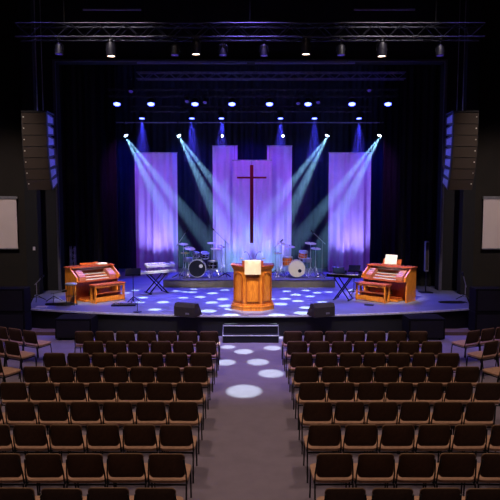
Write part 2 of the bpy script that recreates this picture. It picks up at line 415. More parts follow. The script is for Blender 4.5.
# ================================================================ ORGANS
def organ(p, rz, label, side, book):
    dh = .2 if book else .08
    t = thing('organ_console', label, 'organ', p, rz)
    W = 1.56; hw = W / 2
    prof = [(-.30, 0), (.36, 0), (.36, 1.13), (-.02, 1.13), (-.10, 1.06), (-.42, .86), (-.44, .72), (-.30, .68)]
    for s in (-1, 1):
        b = MB(); b.prism(prof, s * (hw + .025) - .025, s * (hw + .025) + .025, 'x'); b.build('side_panel', 'oak', t)
    b = MB(); b.box((0, .30, .56), (W, .10, 1.12)); b.build('back_panel', 'oak', t)
    b = MB(); b.box((0, .16, 1.155), (W + .16, .46, .05), bev=.01); b.build('top_board', 'oak_red', t)
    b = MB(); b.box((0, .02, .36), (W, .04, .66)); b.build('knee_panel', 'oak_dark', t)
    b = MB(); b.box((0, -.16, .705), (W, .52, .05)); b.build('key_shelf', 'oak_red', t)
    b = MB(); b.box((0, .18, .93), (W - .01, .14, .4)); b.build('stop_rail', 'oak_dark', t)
    b = MB(); b.box((0, .09, 1.10), (W - .2, .02, .04))
    for k in range(24): b.box((-.5 + k * .0435, .1, 1.04), (.028, .03, .05))
    b.build('tablet_row', 'ivory', t)
    for k in range(3):       # manuals
        z = .745 + k * .078; y = -.33 + k * .125
        bd = MB(); bd.box((0, y + .06, z), (.86, .20, .03), bev=.004); bd = bd.build('manual', 'ivory', t)
        b = MB()
        for i in range(36):
            if i % 7 in (2, 6): continue
            b.box((-.415 + i * .0236, y + .10, z + .02), (.013, .11, .014))
        b.build('black_keys', 'keys_black', bd)
        b = MB(); b.box((0, y - .045, z - .028), (.9, .014, .04)); b.build('key_slip', 'oak_dark', t)
    for s in (-1, 1):        # slanted stop jambs
        b = MB(); b.prism([(-.38, .735), (-.05, .735), (.1, 1.04), (-.06, 1.05), (-.38, .86)], s * .575 - .115, s * .575 + .115, 'x')
        jb = b.build('stop_jamb', 'stop_panel', t)
        b = MB()
        for r in range(3):
            for c in range(4):
                u = -.30 + r * .09; z = .86 + (u + .38) * .59
                b.cyl((s * .575 - .075 + c * .05, u, z), (s * .575 - .075 + c * .05, u - .015, z + .028), .013, n=8)
        b.build('stop_knobs', 'ivory', jb)
    b = MB(); b.box((0, -.12, .05), (1.1, .62, .06))
    b.build('pedal_frame', 'oak', t)
    b = MB()
    for k in range(15): b.box((-.5 + k * .0714, -.14, .105), (.03, .56, .04))
    b.build('pedals', 'oak_dark', t)
    for s in (-1, 1): MB().cyl((s * .12, -.03, .2), (s * .12, -.09, .32), .05, n=8).build('swell_pedal', 'black_metal', t)
    # music desk
    b = MB(); b.box((0, .21, 1.19 + dh / 2), (.7, .02, dh), rx=-.35); b.box((0, .12, 1.19), (.7, .1, .02)); b.build('music_desk', 'oak_dark', t)
    return t
def bench(p, rz, label):
    t = thing('organ_bench', label, 'bench', p, rz)
    MB().box((0, 0, .60), (1.22, .36, .045), bev=.01).build('seat_board', 'oak_red', t)
    for s in (-1, 1):
        x = s * .54; b = MB()
        b.box((x, -.13, .29), (.045, .08, .575)); b.box((x, .13, .29), (.045, .08, .575))
        b.box((x, 0, .54), (.044, .2, .08)); b.box((x, 0, .04), (.044, .2, .08)); b.build('end_frame', 'oak', t)
    b = MB(); b.box((0, -.13, .11), (1.035, .03, .16)); b.build('lower_rail', 'oak', t)
    b = MB(); b.box((0, .0, .30), (1.035, .24, .02)); b.build('shelf', 'oak_dark', t)
    b = MB(); b.box((0, -.14, .545), (1.035, .025, .06)); b.build('upper_rail', 'oak', t)
    b = MB(); b.box((0, .13, .2), (1.035, .02, .16)); b.build('back_rail', 'oak_dark', t)
    return t
def rotv(v, a): return Vector((v[0] * math.cos(a) - v[1] * math.sin(a), v[0] * math.sin(a) + v[1] * math.cos(a)))
def organ_set(px, py, a, lo, lb, book):
    c = onz(px, py, SZ); c.z = SZ
    organ(c, a, lo, None, book)
    q = rotv((.14, -.74) if a > 0 else (-.20, -.74), a)
    bench((c.x + q.x, c.y + q.y, SZ), a, lb)
    return c
ca, AL = None, math.radians(46)
ca = organ_set(93, 299, AL, 'orange oak three-manual organ console on the left of the stage', 'oak organ bench in front of the left organ', 0)
cbn, AR = None, math.radians(-43)
cbn = organ_set(388.5, 299, AR, 'orange oak three-manual organ console on the right of the stage', 'oak organ bench in front of the right organ', 1)
q = rotv((-.02, .13), AR)
t = thing('music_book', 'open white music book propped on the right organ', 'book', (cbn.x + q.x, cbn.y + q.y, SZ + 1.205), AR)
for s in (-1, 1):
    b = MB(); b.box((s * .115, 0.02, .17), (.225, .02, .34), rx=-.3, rz=s * .08); b.build('page', 'paper', t)
q = rotv((.42, .12), AL)
t = tag(MB().box((0, 0, 0), (.34, .24, .05), bev=.006).build('hymn_book', 'paper', None, (ca.x + q.x, ca.y + q.y, SZ + 1.206)), 'pale closed book lying on top of the left organ', 'book'); t.rotation_euler = (0, 0, AL)
# stool beside left organ
sp = onz(71.5, 305, SZ)
t = thing('round_stool', 'grey round-topped stool with thin metal legs beside the left organ', 'stool', (sp.x, sp.y, SZ))
MB().lathe([(.0, .66), (.17, .66), (.19, .68), (.19, .71), (.16, .73), (0, .735)]).build('seat', 'silver_paint', t, smooth=True)
for k in range(4):
    a = PI / 4 + k * PI / 2; MB().cyl((.12 * math.cos(a), .12 * math.sin(a), .665), (.19 * math.cos(a), .19 * math.sin(a), 0), .011, n=8).build('leg', 'black_metal', t)
b = MB(); b.path([(.155 * math.cos(x * PI / 10), .155 * math.sin(x * PI / 10), .3) for x in range(21)], .008); b.build('foot_ring', 'black_metal', t)

# ================================================================ DRUMS
RX90 = Matrix.Rotation(PI / 2, 3, 'X')
def on_riser(px, dy):        # point on the riser top, dy behind its front edge
    y = RY + dy; return Vector((at(px, 270, y).x, y, RZ + .001))
def drum_shell(parent, c, r, depth, axis, shell, head, nm='shell', both=True):
    """axis: Matrix 3x3 turning +Z to the drum axis"""
    b = MB(); b.lathe([(r, -depth / 2), (r, depth / 2)], c, axis); s = b.build(nm, shell, parent, smooth=True)
    for k in (-1, 1):
        b = MB(); b.lathe([(r + .002, k * (depth / 2 - .035)), (r + .014, k * (depth / 2 - .035)), (r + .014, k * (depth / 2 + .012)), (r - .006, k * (depth / 2 + .012)), (r - .006, k * (depth / 2 + .001))], c, axis); b.build('hoop', 'hoop_silver' if nm == 'shell' else 'chrome', s, smooth=True)
    b = MB(); b.lathe([(0, depth / 2 + .001), (r - .007, depth / 2 + .001), (r - .007, depth / 2 + .006), (0, depth / 2 + .006)], c, axis); b.build('drum_head', head, s)
    b = MB()
    for k in range(8):
        a = 2 * PI * k / 8 + .2; v = Vector(c) + axis @ Vector(((r + .012) * math.cos(a), (r + .012) * math.sin(a), -depth / 2 + .03)); v2 = Vector(c) + axis @ Vector(((r + .012) * math.cos(a), (r + .012) * math.sin(a), depth / 2 - .03))
        b.cyl(v, v2, .006, n=6)
    b.lathe([(r + .001, -.006), (r + .012, -.006), (r + .012, .006), (r + .001, .006)], c, axis)
    b.build('lugs', 'chrome', s)
    return s
def tripod(b, h=.42, r=.26, a0=0.3):
    for k in range(3):
        a = a0 + 2 * PI * k / 3
        b.cyl((0, 0, h), (r * math.cos(a), r * math.sin(a), .012), .013, n=6)
        b.cyl((0, 0, .14), (r * .62 * math.cos(a), r * .62 * math.sin(a), h * .38), .006, n=6)
def cymbal_stand(px, dy, h, r, label, tilt=.15, boom=None, hat=False, group=None):
    p = on_riser(px, dy); t = thing('hi_hat_stand' if hat else 'cymbal_stand', label, 'cymbal', p, 0, group)
    b = MB(); tripod(b, a0=random.uniform(0, 2)); b.build('tripod', 'chrome', t)
    top = Vector((0, 0, h))
    b = MB(); b.cyl((0, 0, .08), (0, 0, h * .55), .018); b.cyl((0, 0, h * .5), top if not boom else (0, 0, h - .18), .012)
    if boom: b.cyl((0, 0, h - .2), (boom, -.05, h), .008); top = Vector((boom, -.05, h))
    b.build('pole', 'chrome', t)
    for k in range(2 if hat else 1):
        rot = Matrix.Rotation(tilt * .7 + .1 if not hat else .12, 3, 'X') @ Matrix.Rotation(tilt * .6 if not hat else 0, 3, 'Y')
        if hat and k: rot = Matrix.Rotation(PI, 3, 'X')
        b = MB(); b.lathe([(0.0, .03), (.03, .026), (.05, .008), (r * .6, .004), (r, -.008), (r, -.012), (.05, 0), (0, .0)], top + Vector((0, 0, -.03 * k)), rot)
        b.build('cymbal', 'cymbal', t, smooth=True)
    b = MB(); b.cyl(top + Vector((0, 0, .02)), top + Vector((0, 0, .07)), .012); b.build('wing_nut', 'black_metal', t)
def kit_part_floor_tom(px, dy, r, h, zb, shell, label, nm='floor_tom'):
    p = on_riser(px, dy); t = thing(nm, label, 'drum', p)
    drum_shell(t, (0, 0, zb + h / 2), r, h, Matrix.Identity(3), shell, 'drum_head_white', 'drum_shell')
    if nm == 'floor_tom':
        for k in range(3):
            a = 2 * PI * k / 3 + .5; MB().cyl(((r + .02) * math.cos(a), (r + .02) * math.sin(a), 0), ((r + .02) * math.cos(a), (r + .02) * math.sin(a), zb + h * .6), .009, n=6).build('leg', 'chrome', t)
    else:
        b = MB(); tripod(b, .3, .2); b.cyl((0, 0, .1), (0, 0, zb - .02), .013); b.cyl((-.12, 0, zb - .01), (.12, 0, zb - .01), .01); b.build('stand', 'chrome', t)
def bass(px, r, shell, head, label, toms, rz=0, badge=None):
    p = on_riser(px, .75); t = thing('bass_drum', label, 'drum', p, rz)
    c = (0, 0, r + .04); s = drum_shell(t, c, r, .42, RX90, shell, head)
    for k in (-1, 1): MB().cyl((k * r * .8, -.05, r * .7), (k * (r + .16), -.2, 0.012), .011).build('spur', 'chrome', t)
    if badge:
        b = MB(); b.lathe([(0, 0), (.075, 0), (.075, .004), (0, .004)], (badge[0] * r, -.217, r + .04 + badge[1] * r), RX90, n=20); b.build('head_port', badge[2], s)
    for k, (x, z, rr, dd) in enumerate(toms):
        ax = Matrix.Rotation(math.radians(14), 3, 'X') @ Matrix.Rotation(x * .3, 3, 'Y')
        st_ = drum_shell(t, (x, .1, z), rr, dd, ax, shell, 'drum_head_grey', 'rack_tom')
        MB().cyl((x * .4, .05, 2 * r + .02), (x, .12, z - .03), .014).build('tom_arm', 'chrome', t)
    return t
# left (black) kit
bass(197.5, .345, 'drum_black', 'drum_head_dark', 'black bass drum with dark front head on the riser, left kit', [(.30, .90, .16, .22), (-.06, .93, .13, .18)], .03, (.45, .3, 'badge'))
kit_part_floor_tom(213, .95, .2, .34, .32, 'drum_black', 'black floor tom right of the black bass drum')
kit_part_floor_tom(188.5, 1.15, .18, .14, .62, 'chrome', 'shallow chrome snare drum left of the black bass drum', 'snare_drum')
GC = 'cymbals of the left drum kit'
cymbal_stand(183.5, 1.0, 1.36, .21, 'highest cymbal at the far left of the black drum kit', .12, group=GC)
cymbal_stand(190, .8, 1.2, .23, 'wide cymbal just left above the black bass drum', .25, group=GC)
cymbal_stand(185.5, .7, 1.02, .19, 'hi-hat pair at lower left of the black drum kit', 0, hat=True, group=GC)
cymbal_stand(212, 1.3, 1.38, .2, 'high cymbal at the right of the black drum kit', .1, group=GC)
cymbal_stand(216, .9, 1.17, .22, 'low wide cymbal at the right of the black floor tom', .1, group=GC)
cymbal_stand(221.5, 1.3, 1.24, .17, 'rightmost small cymbal of the black drum kit near the pulpit', .2, group=GC)
# right (orange) kit
bass(296.6, .335, 'drum_orange', 'drum_head_white', 'orange bass drum with white front head on the riser, right kit', [(.27, .93, .18, .26)], -.03, (.35, -.25, 'drum_black'))
kit_part_floor_tom(287.5, 1.1, .21, .36, .45, 'drum_orange', 'orange floor tom left behind the white-headed bass drum')
kit_part_floor_tom(307, 1.2, .17, .14, .6, 'chrome', 'shallow chrome snare drum right behind the white-headed bass drum', 'snare_drum')
GC = 'cymbals of the right drum kit'
cymbal_stand(281, 1.1, 1.38, .18, 'leftmost high cymbal of the orange drum kit', .15, group=GC)
cymbal_stand(289.5, 1.5, 1.22, .24, 'wide cymbal above the orange floor tom', .1, group=GC)
cymbal_stand(310.5, .9, 1.4, .24, 'highest cymbal at the right of the orange drum kit', .12, group=GC)
cymbal_stand(315.5, 1.2, 1.16, .22, 'lower cymbal at the far right of the orange drum kit', .1, group=GC)
cymbal_stand(278, .8, 1.0, .17, 'hi-hat pair at far left of the orange drum kit', 0, hat=True, group=GC)

def boom_mic(px, dy, joint, tip, label, z0=None, base=None, nm='microphone_stand'):
    p = base if base else on_riser(px, dy); t = thing(nm, label, 'microphone stand', p)
    b = MB(); tripod(b, .2, .3, .8); b.build('tripod', 'black_metal', t)
    b = MB(); b.cyl((0, 0, .1), (0, 0, joint), .012); b.build('pole', 'silver_paint', t)
    a = Vector((0, 0, joint)); e = Vector(tip); d = (e - a)
    MB().cyl(a - d * .35, e, .015).build('boom_arm', 'silver_paint', t)
    MB().cyl(e, e + d.normalized() * .16, .025, .035).build('microphone', 'black_metal', t)
boom_mic(179, .4, 1.45, (.28, 0, 1.86), 'boom microphone stand at the left end of the black drum kit, arm rising right')
boom_mic(225.5, .6, 1.5, (-.46, 0, 1.95), 'boom microphone stand right of the black drum kit, arm rising left')
boom_mic(322, .6, 1.5, (-.36, 0, 1.84), 'boom microphone stand at the right end of the orange drum kit')
boom_mic(275.5, 1.6, 1.2, (.2, 0, 1.4), 'low microphone stand at the left end of the orange drum kit')

# ================================================================ KEYBOARDS
def xstand(t, w, h, dp=.36, m='black_metal'):
    for s in (-1, 1):
        b = MB(); y = s * dp / 2 * .75
        b.path([(-w / 2, y, .03), (w / 2, y, h)], .023, 8); b.path([(w / 2, y + s * .05, .03), (-w / 2, y + s * .05, h)], .023, 8)
        b.build('cross_leg', m, t)
    for s in (-1, 1):
        b = MB(); b.box((s * w / 2, 0, .016), (.04, dp + .14, .03)); b.build('foot', m, t)
        b = MB(); b.box((s * w / 2, 0, h + .01), (.04, dp, .025)); b.build('support_arm', m, t)
def keyboard(name, label, p, rz, L, D, case, tilt=0, nkeys=36):
    t = thing(name, label, 'keyboard', p, rz)
    t.rotation_euler = (tilt, 0, rz)
    MB().box((0, 0, .042), (L, D, .10), bev=.014).build('case', case, t)
    b = MB(); b.box((0, -D * .2, .094), (L * .88, D * .42, .012)); k_ = b.build('white_keys', 'ivory', t)
    b = MB()
    for i in range(nkeys):
        if i % 7 in (2, 6): continue
        b.box((-L * .43 + i * L * .86 / nkeys + .01, -D * .12, .105), (L * .012, D * .24, .012))
    b.build('black_keys', 'keys_black', k_)
    b = MB()
    for i in range(9): b.cyl((-L * .38 + i * L * .09, D * .27, .088), (-L * .38 + i * L * .09, D * .27, .102), .011, n=8)
    b.build('control_knobs', 'black_metal', t)
    b = MB(); b.box((L * .3, D * .27, .09), (.2, .08, .008)); b.build('display', 'blue_screen', t)
kp = onz(156, 293, SZ); rzk = math.radians(32)
t = thing('keyboard_stand', 'black two-tier folding stand under the white keyboards', 'stand', (kp.x, kp.y + .1, SZ), rzk)
xstand(t, .66, .72, .5)
for s in (-1, 1):
    b = MB(); b.path([(s * .3, .12, .74), (s * .3, .2, .95), (s * .3, -.12, .985)], .013, 8); b.build('upper_arm', 'black_metal', t)
    MB().box((s*.3, .12, .745), (.05, .06, .02)).build('clamp', 'black_metal', t)
keyboard('keyboard', 'long white stage keyboard on the lower tier of the left stand', (kp.x, kp.y + .08, SZ + .75), rzk, 1.5, .32, 'white_plastic')
keyboard('keyboard', 'shorter white keyboard on the upper tier of the left stand', (kp.x + .12, kp.y + .2, SZ + .995), rzk, 1.12, .28, 'white_plastic', .22, 28)
kr = onz(344, 300, SZ); rzr = math.radians(-26)
t = thing('keyboard_stand', 'black folding cross stand under the black keyboard', 'stand', (kr.x, kr.y + .15, SZ), rzr)
xstand(t, .52, .76, .5)
keyboard('keyboard', 'black stage keyboard on the right stand beside the right organ', (kr.x, kr.y + .12, SZ + .79), rzr, 1.15, .32, 'stand_black')
lt = thing('laptop', 'open dark laptop standing on the black keyboard, blue-lit lid', 'laptop', (kr.x - .1, kr.y + .16, SZ + .892), rzr)
MB().box((0, 0, .012), (.36, .2, .022), bev=.004).build('laptop_base', 'black_metal', lt)
MB().box((-.02, -.165, .135), (.42, .015, .27), rx=.45).build('lid', 'blue_screen', lt)
# music stands
def music_stand(p, rz, label, h=.98, w=.5):
    t = thing('music_stand', label, 'music stand', p, rz)
    b = MB(); tripod(b, .22, .27); b.build('tripod', 'black_metal', t)
    MB().cyl((0, 0, .05), (0, 0, h), .013).build('pole', 'black_metal', t)
    MB().box((0, .02, h + .06), (w, .012, .34), rx=-.9).build('desk', 'stand_black', t)
    MB().box((0, -.13, h - .02), (w, .05, .012), rx=-.9).build('lip', 'stand_black', t)
mp = onz(133.5, 303, SZ); music_stand((mp.x, mp.y, SZ), .15, 'black music stand between the left organ and the white keyboards')
mp = onz(361, 297, SZ); music_stand((mp.x - .15, mp.y+.55, SZ), -.3, 'black music stand behind the black keyboard, next to the right organ', .9, .42)
# pedalboard / floor things
pb = onz(124, 305.5, SZ)
t = thing('effects_pedalboard', 'black board of small metal pedals on the floor beside the left organ', 'pedalboard', (pb.x, pb.y, SZ), .1)
MB().box((0, 0, .025), (.78, .3, .05), bev=.008).build('board', 'black_metal', t)
for k in range(6): MB().box((-.31 + k * .124, (k % 2) * .03, .07), (.085, .13, .04), bev=.006).build('pedal', 'chrome' if k % 2 else 'silver_paint', t)
pb = onz(137.5, 312, SZ)
t = thing('round_base_stand', 'small round-based short floor stand near the front left stage edge', 'stand', (pb.x, pb.y, SZ))
MB().lathe([(0, 0), (.13, 0), (.13, .015), (.03, .03), (0, .03)]).build('base', 'black_metal', t)
MB().cyl((0, 0, .03), (0, 0, .3), .01).build('pole', 'black_metal', t)
pb = onz(369, 305.3, SZ)
t = thing('shoe_pair', 'small pale sustain pedal with dark sole on the floor before the right bench', 'pedal', (pb.x, pb.y, SZ), -.3)
t.name = 'sustain_pedal'
MB().box((0, 0, .015), (.3, .14, .03), bev=.005).build('base', 'black_metal', t)
MB().box((0, 0, .045), (.24, .09, .02), rx=.1, bev=.005).build('treadle', 'silver_paint', t)

# wedge monitors
def wedge(px, py, rz, label):
    p = onz(px, py, SZ)
    t = thing('floor_monitor', label, 'stage monitor', (p.x, p.y + .22, SZ), rz, 'floor monitors')
    b = MB(); b.prism([(-.22, 0), (.24, 0), (.24, .05), (.02, .38), (-.16, .38), (-.22, .28)], -.34, .34, 'x')
    b.build('cabinet', 'wedge_black', t)
    MB().box((0, .135, .222), (.6, .012, .36), rx=.59 - 0.0).build('grille', 'black_metal', t)
    for s in (-1, 1): MB().box((s * .342, 0, .2), (.01, .12, .04)).build('handle', 'black_metal', t)
    MB().box((.1, -.222, .1), (.12, .006, .05)).build('connector_plate', 'silver_paint', t)
wedge(187, 317, math.radians(-22), 'black wedge monitor on the stage edge left of the pulpit')
wedge(322, 317, math.radians(22), 'black wedge monitor on the stage edge right of the pulpit')

# ================================================================ LINE ARRAYS
def array(sx, label):
    d0 = 17.0
    tp = at(33.7 if sx < 0 else 466.3, 112, d0)
    t = thing('line_array_speaker', label, 'loudspeaker', (tp.x, d0, tp.z), 0, 'hanging line arrays')
    w = .78; h = .345; dp = .62
    MB().box((0, dp / 2, .02), (w + .03, dp, .05)).build('rigging_frame', 'black_metal', t)
    for k, x in enumerate((-.18, .0)):
        b = MB(); b.cyl((x * -sx * -1, .3, .04), (x * -sx * -1, .3, 12.5 - tp.z), .012 if k == 0 else .016, n=6); b.build('hanging_chain', 'silver_paint', t)
    y = 0; z = -.02; ang = 0
    for k in range(7):
        ang = math.radians([0, .5, 1.5, 3, 5, 8, 11][k] * 1.9)
        # front face centre line goes down and backwards
        cy, sy = math.cos(ang), math.sin(ang)
        def L(u, v):  # u depth into box, v down
            return (y + u * cy + v * sy, z - v * cy + u * sy)
        prof = [L(0, 0.004), L(dp * .45, .004), L(dp, .05), L(dp, h - .05), L(dp * .45, h - .004), L(0, h - .004)]
        b = MB(); b.prism(prof, -w / 2, w / 2, 'x'); e = b.build('array_cabinet', 'speaker_case', t)
        pf = [L(-.015, .012), L(.002, .012), L(.002, h - .012), L(-.015, h - .012)]
        b = MB(); b.prism(pf, -w / 2 + .02, w / 2 - .02, 'x'); b.build('grille', 'speaker_front', e)
        c = L(-.02, h * .38); b = MB(); b.box((sx * (w / 2 - .07), c[0], c[1]), (.035, .01, .03)); b.build('badge', 'badge', e)
        pr = [L(dp * .15, .05), L(dp * .8, .09), L(dp * .8, h - .09), L(dp * .15, h - .05)]
        b = MB(); b.prism(pr, -sx * (w / 2) - .012, -sx * (w / 2) + .012, 'x'); b.build('side_plate', 'side_grey', e)
        y, z = L(0, h)
array(-1, 'curved black line array of loudspeakers hanging at the left of the stage')
array(1, 'curved black line array of loudspeakers hanging at the right of the stage')

# ================================================================ SCREENS, SUBS, BLOCKS
for sx, lb in ((-1, 'blank pale projection screen cut off by the left picture edge'), (1, 'blank pale projection screen cut off by the right picture edge')):
    a = at(250 + sx * 234, 199, 19.7); c = at(250 + sx * 234, 248.5, 19.7); W = 3.2
    t = thing('projection_screen', lb, 'screen', (a.x + sx * W / 2, 19.72, c.z), 0, 'side projection screens')
    MB().box((0, 0, (a.z - c.z) / 2), (W, .02, a.z - c.z)).build('screen_surface', 'screen', t)
    MB().box((0, 0, a.z - c.z + .05), (W + .06, .1, .1), bev=.01).build('roller_case', 'silver_paint', t)
    MB().cyl((-W / 2, 0, -.01), (W / 2, 0, -.01), .022).build('weight_bar', 'silver_paint', t)
    MB().box((0, .08, a.z - c.z + .05), (.2, .16, .06)).build('bracket', 'black_metal', t)
for sx, lb in ((-1, 'tall matt black speaker block at the far left of the stage front'), (1, 'tall matt black speaker block at the far right of the stage front')):
    a = at(250 + sx * 226.5, 289, 15.72); x0 = a.x; W = 1.5; H = a.z
    t = thing('subwoofer_stack', lb, 'loudspeaker', (x0 + sx * W / 2, 15.72 + .27, 0), 0, 'big black blocks beside the stage')
    for k in range(2):
        MB().box((0, 0, H / 4 + k * H / 2), (W, .5, H / 2 - .006), bev=.015).build('cabinet', 'sub_black', t)
        MB().box((0, -.255, H / 4 + k * H / 2), (W - .12, .012, H / 2 - .12)).build('grille', 'fascia', t)
for sx, lb in ((-1, 'low black subwoofer on the floor before the left stage front'), (1, 'low black subwoofer on the floor before the right stage front')):
    a = at(250 + sx * 177.5, 319, 15.25)
    H = a.z; t = thing('subwoofer', lb, 'loudspeaker', (a.x, 15.25 + .38, 0), 0, 'low subwoofers on the floor')
    MB().box((0, 0, H / 2 + .02), (1.04, .72, H - .04), bev=.012).build('cabinet', 'sub_black', t)
    MB().box((0, -.365, H / 2), (.94, .01, H - .14)).build('grille', 'fascia', t)
    for i in (-1, 1):
        for j in (-1, 1): MB().cyl((i * .4, j * .27, 0), (i * .4, j * .27, .025), .025).build('rubber_foot', 'cable', t)

# column speakers on stands / towers behind
a = onz(74, 272, SZ)
t = thing('lighting_tower', 'slim blue-lit truss tower standing behind the left organ', 'truss tower', (at(73.5, 260, 20.2).x, 20.15, SZ))
ht = at(73, 246, 20.2).z - SZ
MB().box((0, 0, .015), (.45, .45, .03)).build('base_plate', 'black_metal', t)
for i in (-1, 1):
    for j in (-1, 1): MB().cyl((i * .08, j * .08, .03), (i * .08, j * .08, ht), .014, n=6).build('upright', 'silver_paint', t)
b = MB()
for k in range(8):
    z0 = .05 + k * (ht - .1) / 8; z1 = z0 + (ht - .1) / 8
    s = 1 if k % 2 else -1
    for j in (-1, 1): b.cyl((-s * .08, j * .08, z0), (s * .08, j * .08, z1), .008, n=5); b.cyl((j * .08, -s * .08, z0), (j * .08, s * .08, z1), .008, n=5)
b.build('lacing', 'silver_paint', t)
c = at(425, 285, 20.2)
t = thing('column_speaker', 'slim grey column loudspeaker on a pole behind the right organ', 'loudspeaker', (at(425.5, 260, 20.2).x, 20.1, SZ))
MB().box((0, 0, .015), (.45, .4, .03), bev=.005).build('base_plate', 'black_metal', t)
MB().cyl((0, 0, .03), (0, 0, .8), .02).build('pole', 'black_metal', t)
ht = at(425, 241, 20.2).z - SZ
MB().box((0, 0, (.8 + ht) / 2), (.13, .16, ht - .8), bev=.01).build('cabinet', 'silver_paint', t)
MB().box((.0, -.083, (.8 + ht) / 2), (.1, .008, ht - .9)).build('grille', 'wedge_black', t)
c = at(437, 285, 20.0)
# clutter at the wings
for px, py, j, tip, lb in ((37, 301, .62, (.2, -.1, .8), 'short microphone stand at the left edge of the stage, nearest the black block'),
                           (54, 302, .3, (.3, -.05, .36), 'very low folded microphone stand on the left stage edge near the stool'),
                           (465, 300, .55, (-.12, -.1, .85), 'short microphone stand at the right edge of the stage')):
    p = onz(px, py, SZ); boom_mic(0, 0, j, tip, lb, base=(p.x, p.y, SZ))
p = onz(42, 307, SZ)
tag(MB().box((0, 0, .01), (.34, .2, .02)).build('paper_sheet', 'paper', None, (p.x, p.y, SZ)), 'pale sheet lying flat on the left edge of the stage', 'paper')
for px, py, lb, L in ((60, 305, 'black cable coiled over the left stage edge beside the stool', .55), (452, 303, 'black cable looping over the right edge of the stage', .5)):
    p = onz(px, py, SZ); b = MB(); rr = random.Random(px)
    b.path([(L * (1 + .15 * math.sin(k * .7)) * math.cos(k * .42) * (1 - k * .006), .3 * L * math.sin(k * .42) * (1 + .1 * math.cos(k)), .014 + .0008 * k) for k in range(48)], .012)
    tag(b.build('cable', 'cable', None, (p.x, p.y, SZ)), lb, 'cable')
p = at(34, 248.5, 19.55)
tag(MB().box((0, 0, 0), (.08, .03, .13), bev=.004).build('wall_switch', 'white_plastic', None, (at(34,248,19.55).x, 19.555, p.z)), 'small pale wall switch on the dark pilaster left of the stage', 'switch')

# ================================================================ TRUSSES
def truss(label, pyc, d, px0, px1, h=.34, dp=.34, rr=.022, step=.34, wires=True, m='truss_metal'):
    a = at(px0, pyc, d); c = at(px1, pyc, d); L = c.x - a.x
    t = thing('lighting_truss', label, 'truss', ((a.x + c.x) / 2, d, a.z))
    for i in (-1, 1):
        for j in (-1, 1): MB().cyl((-L / 2, i * dp / 2, j * h / 2), (L / 2, i * dp / 2, j * h / 2), rr, n=8).build('chord', m, t)
    n = int(L / step); b = MB()
    for k in range(n):
        x0 = -L / 2 + k * L / n; x1 = x0 + L / n; s = 1 if k % 2 else -1
        for i in (-1, 1):
            b.cyl((x0, i * dp / 2, -s * h / 2), (x1, i * dp / 2, s * h / 2), rr * .5, n=5)
            b.cyl((x0, -s * dp / 2, i * h / 2), (x1, s * dp / 2, i * h / 2), rr * .45, n=5)
    b.build('lacing', m, t)
    for s in (-.8, 0, .8): MB().cyl((s * L / 2, 0, h / 2), (s * L / 2, 0, 12.6 - a.z), .012, n=6).build('hanging_wire', 'cable', t)
    return t, a.z
def pipe(label, py, d, px0, px1, r=.03, m='bar_lit_tone'):
    a = at(px0, py, d); c = at(px1, py, d); L = c.x - a.x
    t = thing('lighting_bar', label, 'bar', ((a.x + c.x) / 2, d, a.z))
    MB().cyl((-L / 2, 0, 0), (L / 2, 0, 0), r, n=10).build('bar', m, t)
    for s in (-.85, 0, .85): MB().cyl((s * L / 2, 0, r), (s * L / 2, 0, 12.6 - a.z), .01, n=6).build('hanging_wire', 'cable', t)
    return a.z
FT = 14.0
truss('front lighting truss across the top of the hall carrying the four lit spotlights', 32, FT, 18, 482, .33, .33, .02)
pipe('upper left short pipe high above the front truss', 9.5, 15.2, 83, 141)
pipe('upper right short pipe high above the front truss', 9.5, 15.2, 354, 415)
pipe('left batten just in front of the header edge, below the front truss', 63, 19.6, 137, 247, .035)
pipe('right batten just in front of the header edge, below the front truss', 63, 19.6, 255, 355, .035)
truss('second truss inside the stage opening, just below the header', 76, 21.4, 137, 405, .24, .24, .02, .3, m='bar_lit_tone')
truss('third stage truss above the first row of blue lights', 93, 22.4, 108, 398, .26, .26, .02, .3)
truss('fourth stage truss above the second row of blue lights', 109, 24.4, 130, 372, .22, .22, .018, .3)
ZP3 = pipe('rear bar carrying the white beam lights behind the blue rows', 122.5, 25.2, 112, 392, .025)

# ================================================================ FIXTURES
def fixture(kind, p, aim, body_r, body_l, zhang, lens, label, group):
    """yoke-hung lamp whose head points at aim; zhang is where the clamp meets the pipe"""
    t = thing(kind, label, 'stage light', p, 0, group)
    d = (Vector(aim) - Vector(p)).normalized(); q = d.to_track_quat('Z', 'Y').to_matrix()
    b = MB(); b.lathe([(body_r * .55, -body_l * .6), (body_r * .9, -body_l * .4), (body_r, 0), (body_r, body_l * .4), (body_r * .88, body_l * .4), (body_r * .86, body_l * .32), (0, body_l * .32)], (0, 0, 0), q, 20)
    b.build('lamp_head', 'fixture_body', t, smooth=True)
    b = MB(); b.lathe([(0, body_l * .33), (body_r * .82, body_l * .33), (body_r * .82, body_l * .36), (0, body_l * .39)], (0, 0, 0), q, 20); b.build('lens', lens, t)
    top = max(.12, zhang - p[2])
    b = MB(); w = body_r + .02
    b.path([(-w, 0, 0), (-w, 0, body_r * 1.1), (-w * .8, 0, body_r * 1.35), (w * .8, 0, body_r * 1.35), (w, 0, body_r * 1.1), (w, 0, 0)], .01, 6); b.cyl((0, 0, body_r * 1.35), (0, 0, top), .014)
    b.build('yoke', 'black_metal', t)
    MB().box((0, 0, top + .02), (.06, .07, .07)).build('clamp', 'black_metal', t)
    return Vector(p) + d * body_l * .42
